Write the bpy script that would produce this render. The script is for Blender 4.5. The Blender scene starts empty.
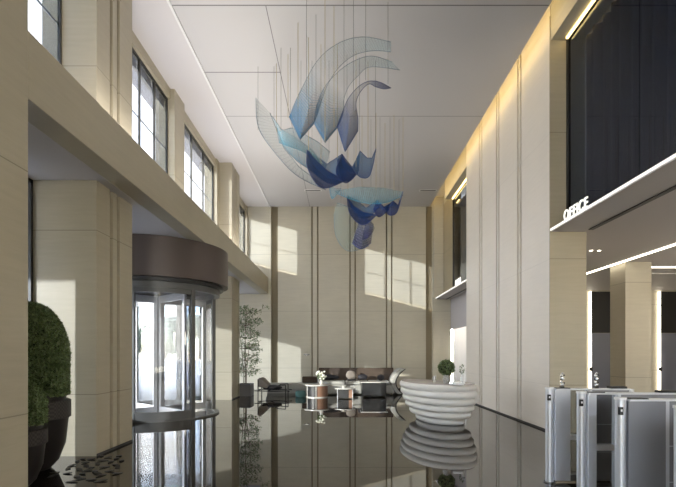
import bpy, bmesh, math, random
from mathutils import Vector, Matrix
random.seed(7)
S = bpy.context.scene
COL = S.collection
F, CX, CY, H = 450.0, 342.0, 354.0, 1.5          # focal length in px, vanishing point, eye height
def P(px, py, Y): return Vector(((px-CX)/F*Y, Y, H+(CY-py)/F*Y))
PI = math.pi

# ------------------------------------------------------------------ materials
def nodes(name):
    m = bpy.data.materials.new(name); m.use_nodes = True
    n = m.node_tree.nodes; l = m.node_tree.links
    return m, n, l, n['Principled BSDF'], n['Material Output']
def pbr(name, col, rough=.5, metal=0., emit=None, es=1., spec=.5, noise=0., nscale=8., bump=0.):
    m, n, l, b, o = nodes(name)
    b.inputs['Base Color'].default_value = (*col, 1); b.inputs['Roughness'].default_value = rough
    b.inputs['Metallic'].default_value = metal; b.inputs['Specular IOR Level'].default_value = spec
    if emit: b.inputs['Emission Color'].default_value = (*emit, 1); b.inputs['Emission Strength'].default_value = es
    if noise or bump:
        tc = n.new('ShaderNodeTexCoord'); t = n.new('ShaderNodeTexNoise'); t.inputs['Scale'].default_value = nscale
        t.inputs['Detail'].default_value = 6; l.new(tc.outputs['Object'], t.inputs['Vector'])
        if noise:
            r = n.new('ShaderNodeValToRGB'); r.color_ramp.elements[0].position = .3; r.color_ramp.elements[1].position = .7
            r.color_ramp.elements[0].color = (*[c*(1-noise) for c in col], 1); r.color_ramp.elements[1].color = (*[min(1, c*(1+noise)) for c in col], 1)
            l.new(t.outputs['Fac'], r.inputs['Fac']); l.new(r.outputs['Color'], b.inputs['Base Color'])
        if bump:
            bp = n.new('ShaderNodeBump'); bp.inputs['Strength'].default_value = bump; bp.inputs['Distance'].default_value = .02
            l.new(t.outputs['Fac'], bp.inputs['Height']); l.new(bp.outputs['Normal'], b.inputs['Normal'])
    return m
def stone(name, col, rough=.38, jz=2.41, off=0.9, amount=.055, jd=.6):
    """veined travertine: fine horizontal bedding, soft blotches, thin horizontal slab joints"""
    m, n, l, b, o = nodes(name)
    g = n.new('ShaderNodeNewGeometry')
    mp = n.new('ShaderNodeMapping'); mp.inputs['Scale'].default_value = (1.1, 1.1, 14); l.new(g.outputs['Position'], mp.inputs['Vector'])
    t = n.new('ShaderNodeTexNoise'); t.inputs['Scale'].default_value = 1.4; t.inputs['Detail'].default_value = 8; t.inputs['Roughness'].default_value = .65
    l.new(mp.outputs['Vector'], t.inputs['Vector'])
    t2 = n.new('ShaderNodeTexNoise'); t2.inputs['Scale'].default_value = .9; t2.inputs['Detail'].default_value = 3; l.new(g.outputs['Position'], t2.inputs['Vector'])
    ad = n.new('ShaderNodeMath'); ad.operation = 'ADD'; l.new(t.outputs['Fac'], ad.inputs[0]); l.new(t2.outputs['Fac'], ad.inputs[1])
    r = n.new('ShaderNodeValToRGB'); e = r.color_ramp.elements
    e[0].position = .38; e[1].position = .62
    hv = n.new('ShaderNodeMath'); hv.operation = 'MULTIPLY'; hv.inputs[1].default_value = .5; l.new(ad.outputs[0], hv.inputs[0])
    e[0].color = (*[c*(1-amount) for c in col], 1); e[1].color = (*[min(1, c*(1+amount)) for c in col], 1)
    l.new(hv.outputs[0], r.inputs['Fac'])
    sp = n.new('ShaderNodeSeparateXYZ'); l.new(g.outputs['Position'], sp.inputs[0])
    a = n.new('ShaderNodeMath'); a.operation = 'ADD'; a.inputs[1].default_value = 20*jz-off; l.new(sp.outputs['Z'], a.inputs[0])
    md = n.new('ShaderNodeMath'); md.operation = 'MODULO'; md.inputs[1].default_value = jz; l.new(a.outputs[0], md.inputs[0])
    lt = n.new('ShaderNodeMath'); lt.operation = 'LESS_THAN'; lt.inputs[1].default_value = .012; l.new(md.outputs[0], lt.inputs[0])
    mx = n.new('ShaderNodeMix'); mx.data_type = 'RGBA'; l.new(lt.outputs[0], mx.inputs['Factor']); l.new(r.outputs['Color'], mx.inputs['A'])
    mx.inputs['B'].default_value = (*[c*jd for c in col], 1); l.new(mx.outputs['Result'], b.inputs['Base Color'])
    b.inputs['Roughness'].default_value = rough; b.inputs['Specular IOR Level'].default_value = .35
    return m
def glass(name, tint=(1, 1, 1), refl=.9, ior=1.45, block=0.):
    m, n, l, b, o = nodes(name); n.remove(b)
    tr = n.new('ShaderNodeBsdfTransparent'); tr.inputs[0].default_value = (*tint, 1)
    gl = n.new('ShaderNodeBsdfGlossy'); gl.inputs['Roughness'].default_value = .01; gl.inputs['Color'].default_value = (refl, refl, refl, 1)
    lw = n.new('ShaderNodeLayerWeight'); lw.inputs['Blend'].default_value = .5
    pw = n.new('ShaderNodeMath'); pw.operation = 'POWER'; pw.inputs[1].default_value = 5; l.new(lw.outputs['Facing'], pw.inputs[0])
    f0 = ((ior-1)/(ior+1))**2
    fr = n.new('ShaderNodeMath'); fr.operation = 'MULTIPLY_ADD'; fr.inputs[1].default_value = 1-f0; fr.inputs[2].default_value = f0; l.new(pw.outputs[0], fr.inputs[0])
    mx = n.new('ShaderNodeMixShader'); l.new(fr.outputs[0], mx.inputs[0]); l.new(tr.outputs[0], mx.inputs[1]); l.new(gl.outputs[0], mx.inputs[2])
    l.new(mx.outputs[0], o.inputs['Surface']); return m
def net(name, c0, c1, a0, a1, a2, nu=30, nv=30, line=.16):
    """woven mesh fabric; colour and density vary along the cloth (uv v), thread grid from uv"""
    m, n, l, b, o = nodes(name)
    uv = n.new('ShaderNodeUVMap'); sp = n.new('ShaderNodeSeparateXYZ'); l.new(uv.outputs[0], sp.inputs[0])
    rc = n.new('ShaderNodeValToRGB'); rc.color_ramp.elements[0].color = (*c0, 1); rc.color_ramp.elements[1].color = (*c1, 1)
    rc.color_ramp.elements[0].position = .05; rc.color_ramp.elements[1].position = .75
    l.new(sp.outputs['Y'], rc.inputs['Fac'])
    ra = n.new('ShaderNodeValToRGB'); ra.color_ramp.elements[0].color = (a0,)*3+(1,); ra.color_ramp.elements[1].color = (a2,)*3+(1,)
    em = ra.color_ramp.elements.new(.4); em.color = (a1,)*3+(1,)
    l.new(sp.outputs['Y'], ra.inputs['Fac'])
    def ln(out, k):
        f = n.new('ShaderNodeMath'); f.operation = 'MULTIPLY'; f.inputs[1].default_value = k; l.new(out, f.inputs[0])
        g = n.new('ShaderNodeMath'); g.operation = 'FRACT'; l.new(f.outputs[0], g.inputs[0])
        h = n.new('ShaderNodeMath'); h.operation = 'LESS_THAN'; h.inputs[1].default_value = line; l.new(g.outputs[0], h.inputs[0]); return h
    h1 = ln(sp.outputs['X'], nu); h2 = ln(sp.outputs['Y'], nv)
    mxx = n.new('ShaderNodeMath'); mxx.operation = 'MAXIMUM'; l.new(h1.outputs[0], mxx.inputs[0]); l.new(h2.outputs[0], mxx.inputs[1])
    k = n.new('ShaderNodeMath'); k.operation = 'MULTIPLY_ADD'; k.inputs[1].default_value = .6; k.inputs[2].default_value = .8; l.new(mxx.outputs[0], k.inputs[0])
    al = n.new('ShaderNodeMath'); al.operation = 'MULTIPLY'; al.use_clamp = True; l.new(ra.outputs[0], al.inputs[0]); l.new(k.outputs[0], al.inputs[1])
    l.new(rc.outputs[0], b.inputs['Base Color']); b.inputs['Roughness'].default_value = .7; b.inputs['Specular IOR Level'].default_value = .1
    l.new(al.outputs[0], b.inputs['Alpha']); return m

M = {}
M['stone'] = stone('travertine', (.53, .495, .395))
M['stone_shaded'] = stone('travertine shaded', (.465, .415, .305))  # darker copy of the stone, with shade on the walls in its colour
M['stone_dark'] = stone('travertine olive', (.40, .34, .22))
M['stone_pale_lit'] = stone('pale lit wall stone', (.80, .745, .655), amount=.03, jd=.9)  # pale stone lightened further to carry window light on the right wall
M['liner'] = pbr('bronze groove', (.24, .20, .13), .45, .2)
M['ceil'] = None
M['plaster'] = pbr('white plaster', (.70, .67, .66), .8)
M['soffit'] = pbr('grey soffit', (.55, .52, .51), .6)
M['bronze'] = pbr('bronze brown metal', (.12, .095, .085), .42, .35)
M['steel'] = pbr('brushed steel', (.72, .73, .75), .32, .5)
M['dullsteel'] = pbr('dull grey steel', (.27, .27, .285), .35, .4)
M['framegrey'] = pbr('anodised grey', (.12, .12, .115), .4, .3)
M['dark'] = pbr('dark frame', (.03, .03, .03), .4)
M['winframe'] = pbr('window mullion', (.05, .05, .045), .4, .3)
M['white'] = pbr('white lacquer', (.85, .84, .82), .3)
M['blind'] = pbr('white roller blind', (.9, .9, .92), .8)
M['glass'] = glass('solar glass', (.50, .53, .58))
M['doorglass'] = glass('door glass', (.70, .71, .73))
M['clear'] = glass('clear glass', (.96, .97, .97))
M['tint'] = glass('tinted glass', (.55, .60, .68), ior=1.35)
M['smoke'] = glass('smoked glass', (.75, .77, .78), ior=1.6)
M['curtain'] = pbr('navy curtain cloth', (.05, .06, .10), .75)
M['black'] = pbr('black gloss', (.012, .012, .012), .4)
M['leaf'] = pbr('hedge leaf', (.13, .18, .07), .4, noise=.85, nscale=70)
M['leaf2'] = pbr('tree leaf', (.14, .20, .09), .5, noise=.5, nscale=12)
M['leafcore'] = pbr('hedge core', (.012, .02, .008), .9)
M['wood'] = pbr('bark', (.13, .09, .06), .8)
M['pot'] = pbr('dark glazed pot', (.022, .018, .018), .28)
M['potband'] = pbr('dark woven band', (.03, .026, .025), .6)
M['soil'] = pbr('soil', (.03, .02, .015), .9)
M['led'] = pbr('warm led strip', (1, .8, .4), emit=(1., .72, .28), es=7)
M['ledw'] = pbr('neutral led strip', (1, 1, 1), emit=(1., .9, .72), es=5)
M['letter'] = pbr('white lit letter', (.9, .9, .88), .4, emit=(1, .97, .88), es=.7)
M['sofa'] = pbr('pale grey upholstery', (.36, .36, .33), .8, noise=.08, nscale=30)
M['sofabrown'] = pbr('brown upholstery', (.07, .05, .036), .8)
M['cushdark'] = pbr('black cushion', (.015, .015, .02), .7)
M['cushgrey'] = pbr('taupe cushion', (.25, .22, .19), .8)
M['leather'] = pbr('tan leather', (.30, .17, .11), .5)
M['marble'] = pbr('white marble', (.6, .59, .55), .2, noise=.06, nscale=6)
M['teal'] = pbr('teal velvet', (.06, .13, .12), .8)
M['desk'] = pbr('white ribbed desk', (.74, .72, .67), .35)
M['desktop'] = pbr('desk top stone', (.46, .42, .40), .2)
M['rodgold'] = pbr('gold rod', (.42, .34, .16), .5, .2)
M['rodgrey'] = pbr('grey wire', (.16, .16, .14), .5)
M['rim'] = pbr('dark blue cord', (.03, .06, .16), .5)
M['rimgrey'] = pbr('grey cord', (.20, .24, .26), .5)
M['rimdeep'] = pbr('deep blue cord', (.02, .035, .13), .5)
M['crystal'] = pbr('crystal', (.75, .75, .72), .08, .6)
M['flower'] = pbr('white petals', (.85, .86, .74), .7)
M['asph'] = pbr('pale paving', (.62, .62, .62), .8, noise=.06, nscale=.5)
M['wallout'] = pbr('white render', (.82, .82, .80), .8)
M['hazy_leaf'] = pbr('hazy far leaf', (.20, .25, .19), .8, noise=.4, nscale=.8)  # greyed and paled so distance haze sits in the leaf colour
M['concrete'] = pbr('concrete', (.5, .49, .47), .8)

def ceiling_mat():
    m, n, l, b, o = nodes('ceiling boards')
    g = n.new('ShaderNodeNewGeometry'); sp = n.new('ShaderNodeSeparateXYZ'); l.new(g.outputs['Position'], sp.inputs[0])
    def near(out, v, w=.014):
        a = n.new('ShaderNodeMath'); a.operation = 'COMPARE'; a.inputs[1].default_value = v; a.inputs[2].default_value = w; l.new(out, a.inputs[0]); return a.outputs[0]
    def op(k, a, v):
        q = n.new('ShaderNodeMath'); q.operation = k
        l.new(a, q.inputs[0])
        if isinstance(v, (int, float)): q.inputs[1].default_value = v
        else: l.new(v, q.inputs[1])
        return q.outputs[0]
    y1 = near(sp.outputs['Y'], 8.08); y2 = op('MULTIPLY', near(sp.outputs['Y'], 10.0), op('LESS_THAN', sp.outputs['X'], -1.37))
    y3 = near(sp.outputs['Y'], 11.85, .010)
    x1 = op('MULTIPLY', near(sp.outputs['X'], -1.37, .008), op('GREATER_THAN', sp.outputs['Y'], 8.08))
    y0 = near(sp.outputs['Y'], 4.3)
    f = op('MAXIMUM', op('MAXIMUM', op('MAXIMUM', y1, y2), op('MAXIMUM', y3, x1)), y0)
    mx = n.new('ShaderNodeMix'); mx.data_type = 'RGBA'; l.new(f, mx.inputs['Factor'])
    mx.inputs['A'].default_value = (.60, .585, .575, 1); mx.inputs['B'].default_value = (.22, .21, .21, 1)
    l.new(mx.outputs['Result'], b.inputs['Base Color']); b.inputs['Roughness'].default_value = .7
    return m
M['ceil'] = ceiling_mat()
def floor_mat():
    m, n, l, b, o = nodes('black polished stone')
    b.inputs['Base Color'].default_value = (.012, .010, .008, 1); b.inputs['Roughness'].default_value = .012
    b.inputs['IOR'].default_value = 2.0
    g = n.new('ShaderNodeNewGeometry'); t = n.new('ShaderNodeTexNoise'); t.inputs['Scale'].default_value = 2.; t.inputs['Detail'].default_value = 5
    l.new(g.outputs['Position'], t.inputs['Vector'])
    r = n.new('ShaderNodeValToRGB'); r.color_ramp.elements[0].color = (.010, .008, .006, 1); r.color_ramp.elements[1].color = (.022, .018, .013, 1)
    l.new(t.outputs['Fac'], r.inputs['Fac']); l.new(r.outputs[0], b.inputs['Base Color'])
    return m
M['floor'] = floor_mat()
def woven():
    m, n, l, b, o = nodes('woven band')
    tc = n.new('ShaderNodeTexCoord'); ck = n.new('ShaderNodeTexChecker'); ck.inputs['Scale'].default_value = 40
    l.new(tc.outputs['Object'], ck.inputs['Vector']); ck.inputs[1].default_value = (.05, .042, .04, 1); ck.inputs[2].default_value = (.018, .016, .015, 1)
    l.new(ck.outputs[0], b.inputs['Base Color']); b.inputs['Roughness'].default_value = .5; return m
M['potband'] = woven()

# ------------------------------------------------------------------ mesh helpers
class MB:
    def __init__(s): s.v = []; s.f = []; s.uv = None
    def add(s, vs, fs):
        k = len(s.v); s.v += [tuple(v) for v in vs]; s.f += [tuple(i+k for i in f) for f in fs]; return s
    def box(s, x0, x1, y0, y1, z0, z1):
        return s.add([(x, y, z) for x in (x0, x1) for y in (y0, y1) for z in (z0, z1)],
                     [(0, 1, 3, 2), (4, 6, 7, 5), (0, 4, 5, 1), (2, 3, 7, 6), (0, 2, 6, 4), (1, 5, 7, 3)])
    def prism(s, pts, z0, z1):
        n = len(pts)
        return s.add([(p[0], p[1], z0) for p in pts]+[(p[0], p[1], z1) for p in pts],
                     [tuple(range(n-1, -1, -1)), tuple(range(n, 2*n))]+[(i, (i+1) % n, n+(i+1) % n, n+i) for i in range(n)])
    def prism_axis(s, pts, a0, a1, axis):     # pts in the plane perpendicular to axis ('x': (y,z), 'y': (x,z))
        n = len(pts)
        mk = (lambda a, p: (a, p[0], p[1])) if axis == 'x' else (lambda a, p: (p[0], a, p[1]))
        return s.add([mk(a0, p) for p in pts]+[mk(a1, p) for p in pts],
                     [tuple(range(n-1, -1, -1)), tuple(range(n, 2*n))]+[(i, (i+1) % n, n+(i+1) % n, n+i) for i in range(n)])
    def lathe(s, prof, c=(0, 0, 0), n=40, sx=1., sy=1.):
        m = len(prof); vs = []
        for i in range(n):
            a = 2*PI*i/n
            for r, z in prof: vs.append((c[0]+r*sx*math.cos(a), c[1]+r*sy*math.sin(a), c[2]+z))
        fs = [(i*m+j, ((i+1) % n)*m+j, ((i+1) % n)*m+j+1, i*m+j+1) for i in range(n) for j in range(m-1)]
        fs.append(tuple(i*m for i in range(n-1, -1, -1))); fs.append(tuple(i*m+m-1 for i in range(n)))
        return s.add(vs, fs)
    def cyl(s, c, r, z0, z1, n=24): return s.lathe([(r, z0), (r, z1)], (c[0], c[1], 0), n)
    def tube(s, pts, r, n=6, r1=None):
        pts = [Vector(p) for p in pts]; m = len(pts); vs = []
        for i, p in enumerate(pts):
            t = (pts[min(i+1, m-1)]-pts[max(i-1, 0)]).normalized()
            u = t.cross(Vector((0, 0, 1)) if abs(t.z) < .9 else Vector((1, 0, 0))).normalized(); w = t.cross(u)
            rr = r if r1 is None else r+(r1-r)*i/(m-1)
            for k in range(n): vs.append(p+rr*(math.cos(2*PI*k/n)*u+math.sin(2*PI*k/n)*w))
        fs = [(i*n+k, i*n+(k+1) % n, (i+1)*n+(k+1) % n, (i+1)*n+k) for i in range(m-1) for k in range(n)]
        fs += [tuple(range(n-1, -1, -1)), tuple(range((m-1)*n, m*n))]
        return s.add(vs, fs)
    def arcwall(s, c, r0, r1, a0, a1, z0, z1, n=32):
        n = max(2, n); vs = []
        for i in range(n+1):
            a = a0+(a1-a0)*i/n
            for r, z in ((r0, z0), (r1, z0), (r1, z1), (r0, z1)): vs.append((c[0]+r*math.cos(a), c[1]+r*math.sin(a), z))
        fs = [(i*4+k, i*4+(k+1) % 4, (i+1)*4+(k+1) % 4, (i+1)*4+k) for i in range(n) for k in range(4)]
        fs += [(3, 2, 1, 0), tuple(n*4+k for k in range(4))]
        return s.add(vs, fs)
    def blob(s, c, r, n=12, m=8):
        prof = [(max(.001, math.sin(PI*j/m)), -math.cos(PI*j/m)) for j in range(m+1)]
        vs = []; k = len(prof)
        for i in range(n):
            a = 2*PI*i/n
            for q, z in prof: vs.append((c[0]+r[0]*q*math.cos(a), c[1]+r[1]*q*math.sin(a), c[2]+r[2]*z))
        return s.add(vs, [(i*k+j, ((i+1) % n)*k+j, ((i+1) % n)*k+j+1, i*k+j+1) for i in range(n) for j in range(k-1)])
    def xf(s, mat): s.v = [tuple(mat @ Vector(v)) for v in s.v]; return s
    def build(s, name, mat, parent=None, smooth=False, bevel=0., seg=2, kind=None):
        me = bpy.data.meshes.new(name); me.from_pydata(s.v, [], s.f); me.update()
        bm = bmesh.new(); bm.from_mesh(me); bmesh.ops.recalc_face_normals(bm, faces=bm.faces); bm.to_mesh(me); bm.free()
        me.materials.append(mat)
        if smooth:
            for p in me.polygons: p.use_smooth = True
        o = bpy.data.objects.new(name, me); COL.objects.link(o)
        if smooth:
            try: me.set_sharp_from_angle(angle=math.radians(40))
            except Exception: pass
        if bevel:
            b = o.modifiers.new('b', 'BEVEL'); b.width = bevel; b.segments = seg; b.limit_method = 'ANGLE'
        if parent: o.parent = parent
        elif kind: o['kind'] = kind
        return o
def setorigin(o, loc):
    loc = Vector(loc); o.data.transform(Matrix.Translation(-loc)); o.location = loc; return o
def tag(o, label, cat, group=None, kind=None):
    o['label'] = label; o['category'] = cat
    if group: o['group'] = group
    if kind: o['kind'] = kind
    return o
def thing(name, loc, label, cat, group=None, rz=0):
    o = bpy.data.objects.new(name, None); COL.objects.link(o); o.location = loc; o.rotation_euler.z = rz
    o.empty_display_size = .1
    return tag(o, label, cat, group)
def struct(name, loc=(0, 0, 0)):
    o = bpy.data.objects.new(name, None); COL.objects.link(o); o.location = loc; o['kind'] = 'structure'; return o
def copy_tree(o, parent=None):
    c = o.copy(); COL.objects.link(c); c.parent = parent
    for ch in list(o.children): copy_tree(ch, c)
    return c
ST = 'structure'

# ------------------------------------------------------------------ shell
YB = 19.1
floor = MB().box(-5.2, 13.2, -9, 20, -.2, 0).build('floor', M['floor'], kind=ST)
# back wall with grooves: plan polygon
def notched(a0, a1, notches):                        # returns list of (a, depth) going a0->a1
    out = [(a0, 0)]
    for n0, n1, d in notches: out += [(n0, 0), (n0, d), (n1, d), (n1, 0)]
    out.append((a1, 0)); return out
g = .062
nb = [(-3.02, -2.72, .22), (-1.30, -1.30+g, .1), (-1.06, -1.06+g, .1), (.31, .31+g, .1), (.53, .53+g, .1), (1.86, 1.86+g, .1), (2.08, 2.08+g, .1), (3.56, 3.84, .16)]
pts = [(a, YB+d) for a, d in notched(-5.0, 4.62, nb)]+[(4.62, YB+.5), (-5.0, YB+.5)]
wb = MB().prism(pts, 0, 8.2).build('wall_back', M['stone'], kind=ST)
lin = MB()
for n0, n1, d in nb: lin.box(n0, n1, YB+d-.012, YB+d, .0, 7.8)
lin.build('groove_liner', M['liner'] , wb)
MB().box(-3.1, 3.98, YB-.02, YB, 0, .05).build('baseboard_back', M['dark'], kind=ST)
# right wall panel (between the two glazed offices)
XR = 3.98
nr = [(9.98, 10.06, .1), (10.14, 10.22, .1), (11.38, 11.46, .1), (11.55, 11.63, .1), (12.78, 12.86, .1), (12.98, 13.06, .1)]
pts = [(XR+d, a) for a, d in notched(8.61, 14.4, nr)]+[(4.65, 14.4), (4.65, 8.61)]
wr = MB().prism(pts, 0, 8.2).build('wall_right', M['stone_pale_lit'], kind=ST)
lin = MB()
for n0, n1, d in nr: lin.box(XR+d-.012, XR+d, n0, n1, 0, 8.1)
lin.build('groove_liner', M['liner'], wr)
MB().box(XR-.012, XR, 8.61, 14.4, 0, .035).build('baseboard_right', M['dark'], kind=ST)
for y0, y1 in ((6.6, 7.72), (14.7, 15.8)): MB().box(-3.6, -3.588, y0, y1, 0, .035).build('baseboard_left', M['dark'], kind=ST)
MB().box(XR-.015, 4.32, 8.58, 8.61, 0, 7.95).build('trim_1', M['stone_shaded'], kind=ST)     # return face of the pier
MB().box(4.32, 4.66, 8.58, 8.61, 0, 3.83).build('trim_2', M['stone_shaded'], kind=ST)
# far right pier and side return beside the far balcony
MB().prism([(3.86, YB), (3.86, 18.95), (4.28, 18.95), (4.28, YB)], 3.9, 7.8).build('trim_3', M['stone'], kind=ST)
MB().box(4.30, 4.6, 17.4, YB, 3.9, 7.8).build('wall_right_return', M['stone_dark'], kind=ST)
# beam, slabs
MB().box(-3.45, -3.13, 4.49, YB, 4.05, 4.73).build('wall_left_beam', M['stone_shaded'], kind=ST, bevel=.006)
MB().box(-5.0, -3.45, -9, YB, 4.05, 4.30).build('ceiling_left_low', M['soffit'], kind=ST)
# near left wall
MB().box(-4.6, -3.13, -4.0, 4.49, 0, 8.2).build('wall_left_near', M['stone_shaded'], kind=ST, bevel=.006)
# columns on the left with grooved inner faces
def left_column(name, y0, y1, z0, z1, xo, gr):
    pts = [(-3.6-d, a) for a, d in notched(y0, y1, gr)]+[(xo, y1), (xo, y0)]
    o = MB().prism(pts, z0, z1).build(name, M['stone_shaded'], kind=ST)
    l = MB()
    for n0, n1, d in gr: l.box(-3.6-d, -3.6-d+.012, n0, n1, z0+.01, z1-.01)
    if gr: l.build('groove_liner', M['liner'], o)
gr1 = [(6.98, 7.07, .08), (7.20, 7.29, .08)]
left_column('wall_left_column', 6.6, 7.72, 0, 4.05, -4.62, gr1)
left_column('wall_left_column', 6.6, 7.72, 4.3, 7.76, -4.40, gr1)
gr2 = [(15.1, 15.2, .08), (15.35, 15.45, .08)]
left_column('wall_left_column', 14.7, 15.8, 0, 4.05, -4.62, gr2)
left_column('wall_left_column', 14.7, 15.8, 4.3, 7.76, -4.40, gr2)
# bright corner piece and upper piers
XW = -4.12
MB().box(-4.4, -3.95, 10.62, 11.28, 4.3, 7.76).build('wall_left_pier', M['stone_shaded'], kind=ST)
MB().box(-4.4, -4.0, 14.4, 14.7, 4.3, 7.76).build('wall_left_pier', M['stone_shaded'], kind=ST)
MB().box(-4.4, -4.0, 15.8, 16.7, 4.3, 7.76).build('wall_left_pier', M['stone_shaded'], kind=ST)
MB().box(-4.5, -4.25, 4.49, YB, 4.3, 5.45).build('wall_left_sill', M['stone_shaded'], kind=ST)
MB().box(-4.4, -4.0, 18.98, YB, 4.3, 7.76).build('wall_left_pier', M['stone_shaded'], kind=ST)
# upper window head band
MB().box(-4.4, -4.05, 4.49, YB, 7.52, 7.76).build('wall_left_head', M['stone_shaded'], kind=ST)
def upper_window(name, y0, y1, n, blind=True):
    r = struct(name, (XW, (y0+y1)/2, 5.45)); X = 0
    hy = (y1-y0)/2; z1 = 7.52-5.45
    f = MB(); t = .035
    f.box(-.03, .01, -hy, hy, 0, t).box(-.03, .01, -hy, hy, z1-t, z1).box(-.03, .01, -hy, -hy+t, 0, z1).box(-.03, .01, hy-t, hy, 0, z1)
    for i in range(1, n): y = -hy+2*hy*i/n; f.box(-.03, .01, y-t/2, y+t/2, 0, z1)
    f.build('window_frame', M['winframe'], r)
    MB().box(-.05, -.035, -hy, hy, .87, .90).build('glazing_bar', M['white'], r)
    for i in range(n):
        a = -hy+2*hy*i/n; b = a+2*hy/n
        MB().box(-.02, -.012, a+t, b-t, t, z1-t).build('pane', M['glass'], r)
        if blind: MB().box(-.075, -.07, a+t*.4, b-t*.4, z1-.20-.04*(i % 2), z1-.01).build('roller_blind', M['blind'], r)
    return r
upper_window('window_1', 4.5, 6.6, 2)
upper_window('window_2', 7.72, 10.62, 4)
upper_window('window_3', 11.28, 14.4, 3)
upper_window('window_4', 16.7, 18.98, 2)
# lower glazing on the left
XL = -4.58
def lower_window(name, ys, z1):
    r = struct(name, (XL, ys[0], 0)); f = MB(); t = .05; L = ys[-1]-ys[0]
    f.box(-.05, .05, 0, L, 0, .08).box(-.05, .05, 0, L, z1-t, z1)
    for y in ys: f.box(-.05, .05, min(max(y-ys[0]-t/2, 0), L-t), min(max(y-ys[0]+t/2, t), L), 0, z1)
    f.build('window_frame', M['dark'], r)
    for a, b in zip(ys, ys[1:]): MB().box(-.005, .005, a-ys[0]+t/2, b-ys[0]-t/2, .08, z1-t).build('pane', M['glass'], r)
    return r
lower_window('window_5', [5.86, 6.6], 4.05)
lower_window('window_6', [7.72, 9.2, 9.83], 4.05)
lower_window('window_7', [12.57, 13.6, 14.7], 4.05)
lower_window('window_8', [15.8, 17.4, YB], 4.05)
MB().box(-4.62, -4.54, 4.49, 5.86, 0, 4.05).build('wall_left_jamb', M['stone_shaded'], kind=ST)
MB().box(-4.62, -4.55, 15.8, 16.33, 0, 4.05).build('wall_left_jamb', M['stone_shaded'], kind=ST)
# ceilings
MB().box(-3.06, 3.72, -9, YB, 7.76, 7.86).build('ceiling', M['ceil'], kind=ST)
MB().box(-4.4, -3.06, -9, YB, 7.755, 7.85).build('ceiling_side', M['plaster'], kind=ST)
MB().box(-3.10, -3.05, -9, YB, 7.735, 7.76).build('trim_7', M['white'], kind=ST)
MB().box(-5.2, 13.2, -9.2, 20, 8.2, 8.4).build('light_block_roof', M['plaster'], kind=ST)  # roof slab added to stop light leaking in from above
# right wall header above the office glass
MB().box(XR, 4.4, -9, 8.58, 7.48, 8.2).build('wall_right_header', M['stone'], kind=ST)
MB().box(XR, 4.4, 14.4, 17.4, 7.48, 8.2).build('wall_right_header', M['stone'], kind=ST)
MB().box(4.3, 4.6, 17.4, YB, 7.8, 8.2).build('wall_right_header', M['stone'], kind=ST)
# office slabs, white edge
for y0, y1 in ((-9, 8.58), (14.4, YB)):
    MB().box(XR, 13.2, y0, y1, 3.83, 3.90).build('ceiling_office', M['soffit'], kind=ST)
    MB().box(XR-.012, XR, y0, y1, 3.85, 3.885).build('trim_4', M['letter'], kind=ST)
MB().box(4.66, 13.2, 8.58, 14.4, 3.83, 3.90).build('ceiling_office', M['soffit'], kind=ST)
MB().box(4.60, 4.69, -9, 8.4, 3.815, 3.829).build('trim_5', M['dark'], kind=ST)
MB().box(4.40, 4.47, 14.5, YB, 3.815, 3.829).build('trim_6', M['dark'], kind=ST)
# enclosure round the office side
MB().box(13.0, 13.2, -9, 20, 0, 8.2).build('wall_office_side', M['stone'], kind=ST)
MB().box(4.66, 13.0, 16.5, 16.7, 0, 3.83).build('wall_office_back', M['stone'], kind=ST)
MB().box(6.2, 13.0, 19.0, 19.4, 0, 8.2).build('wall_office_far', M['stone'], kind=ST)
MB().box(4.62, 4.74, 14.4, YB, 2.55, 3.83).build('wall_passage_head', M['soffit'], kind=ST)
MB().box(5.3, 5.42, 14.4, 16.5, 0, 3.83).build('wall_passage', M['white'], kind=ST)
MB().box(5.3, 5.42, 16.7, YB, 0, 3.83).build('wall_passage', M['white'], kind=ST)
MB().box(4.74, 5.3, YB, YB+.1, 0, 3.83).build('wall_passage_end', M['white'], kind=ST)
# curtains behind the glass
def curtain(y0, y1, label):
    amp, n = .09, int((y1-y0)/.26)*6; m = MB(); vs = []; fs = []
    for i in range(n+1):
        y = y0+(y1-y0)*i/n; x = 4.66+amp*math.sin(i/6*2*PI)+.02*math.sin(i*.37)
        vs += [(x, y, 3.91), (x, y, 7.47)]
        if i: fs.append((2*i-2, 2*i, 2*i+1, 2*i-1))
    m.add(vs, fs); o = m.build('curtain', M['curtain'], smooth=True)
    s = o.modifiers.new('s', 'SOLIDIFY'); s.thickness = .006
    setorigin(o, (4.62, (y0+y1)/2, 3.91)); tag(o, label, 'curtain'); return o
curtain(2.5, 8.5, 'long dark navy pleated curtain behind the large glass above the OFFICE lettering')
curtain(14.5, 18.95, 'dark pleated curtain behind the small far balcony glass above the ribbed desk')
def office_glass(name, ys):
    r = struct(name, (4.3, ys[0], 3.9)); L = ys[-1]-ys[0]; f = MB(); f.box(-.03, .03, 0, L, 0, .04).box(-.03, .03, 0, L, 3.54, 3.58)
    f.box(-.03, .03, 0, .05, 0, 3.58).box(-.03, .03, L-.05, L, 0, 3.58)
    f.build('window_frame', M['dark'], r)
    for a, b in zip(ys, ys[1:]): MB().box(-.006, .006, a-ys[0]+.005, b-ys[0]-.005, .04, 3.54).build('pane', M['tint'], r)
office_glass('window_9', [-2, .5, 2.0, 3.5, 5.0, 6.5, 8.57])
office_glass('window_10', [14.41, 15.4, 16.4, 17.39])
MB().box(4.4, 13.0, -9, -2, 3.9, 8.2).build('wall_office_upper', M['stone_dark'], kind=ST)
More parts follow.
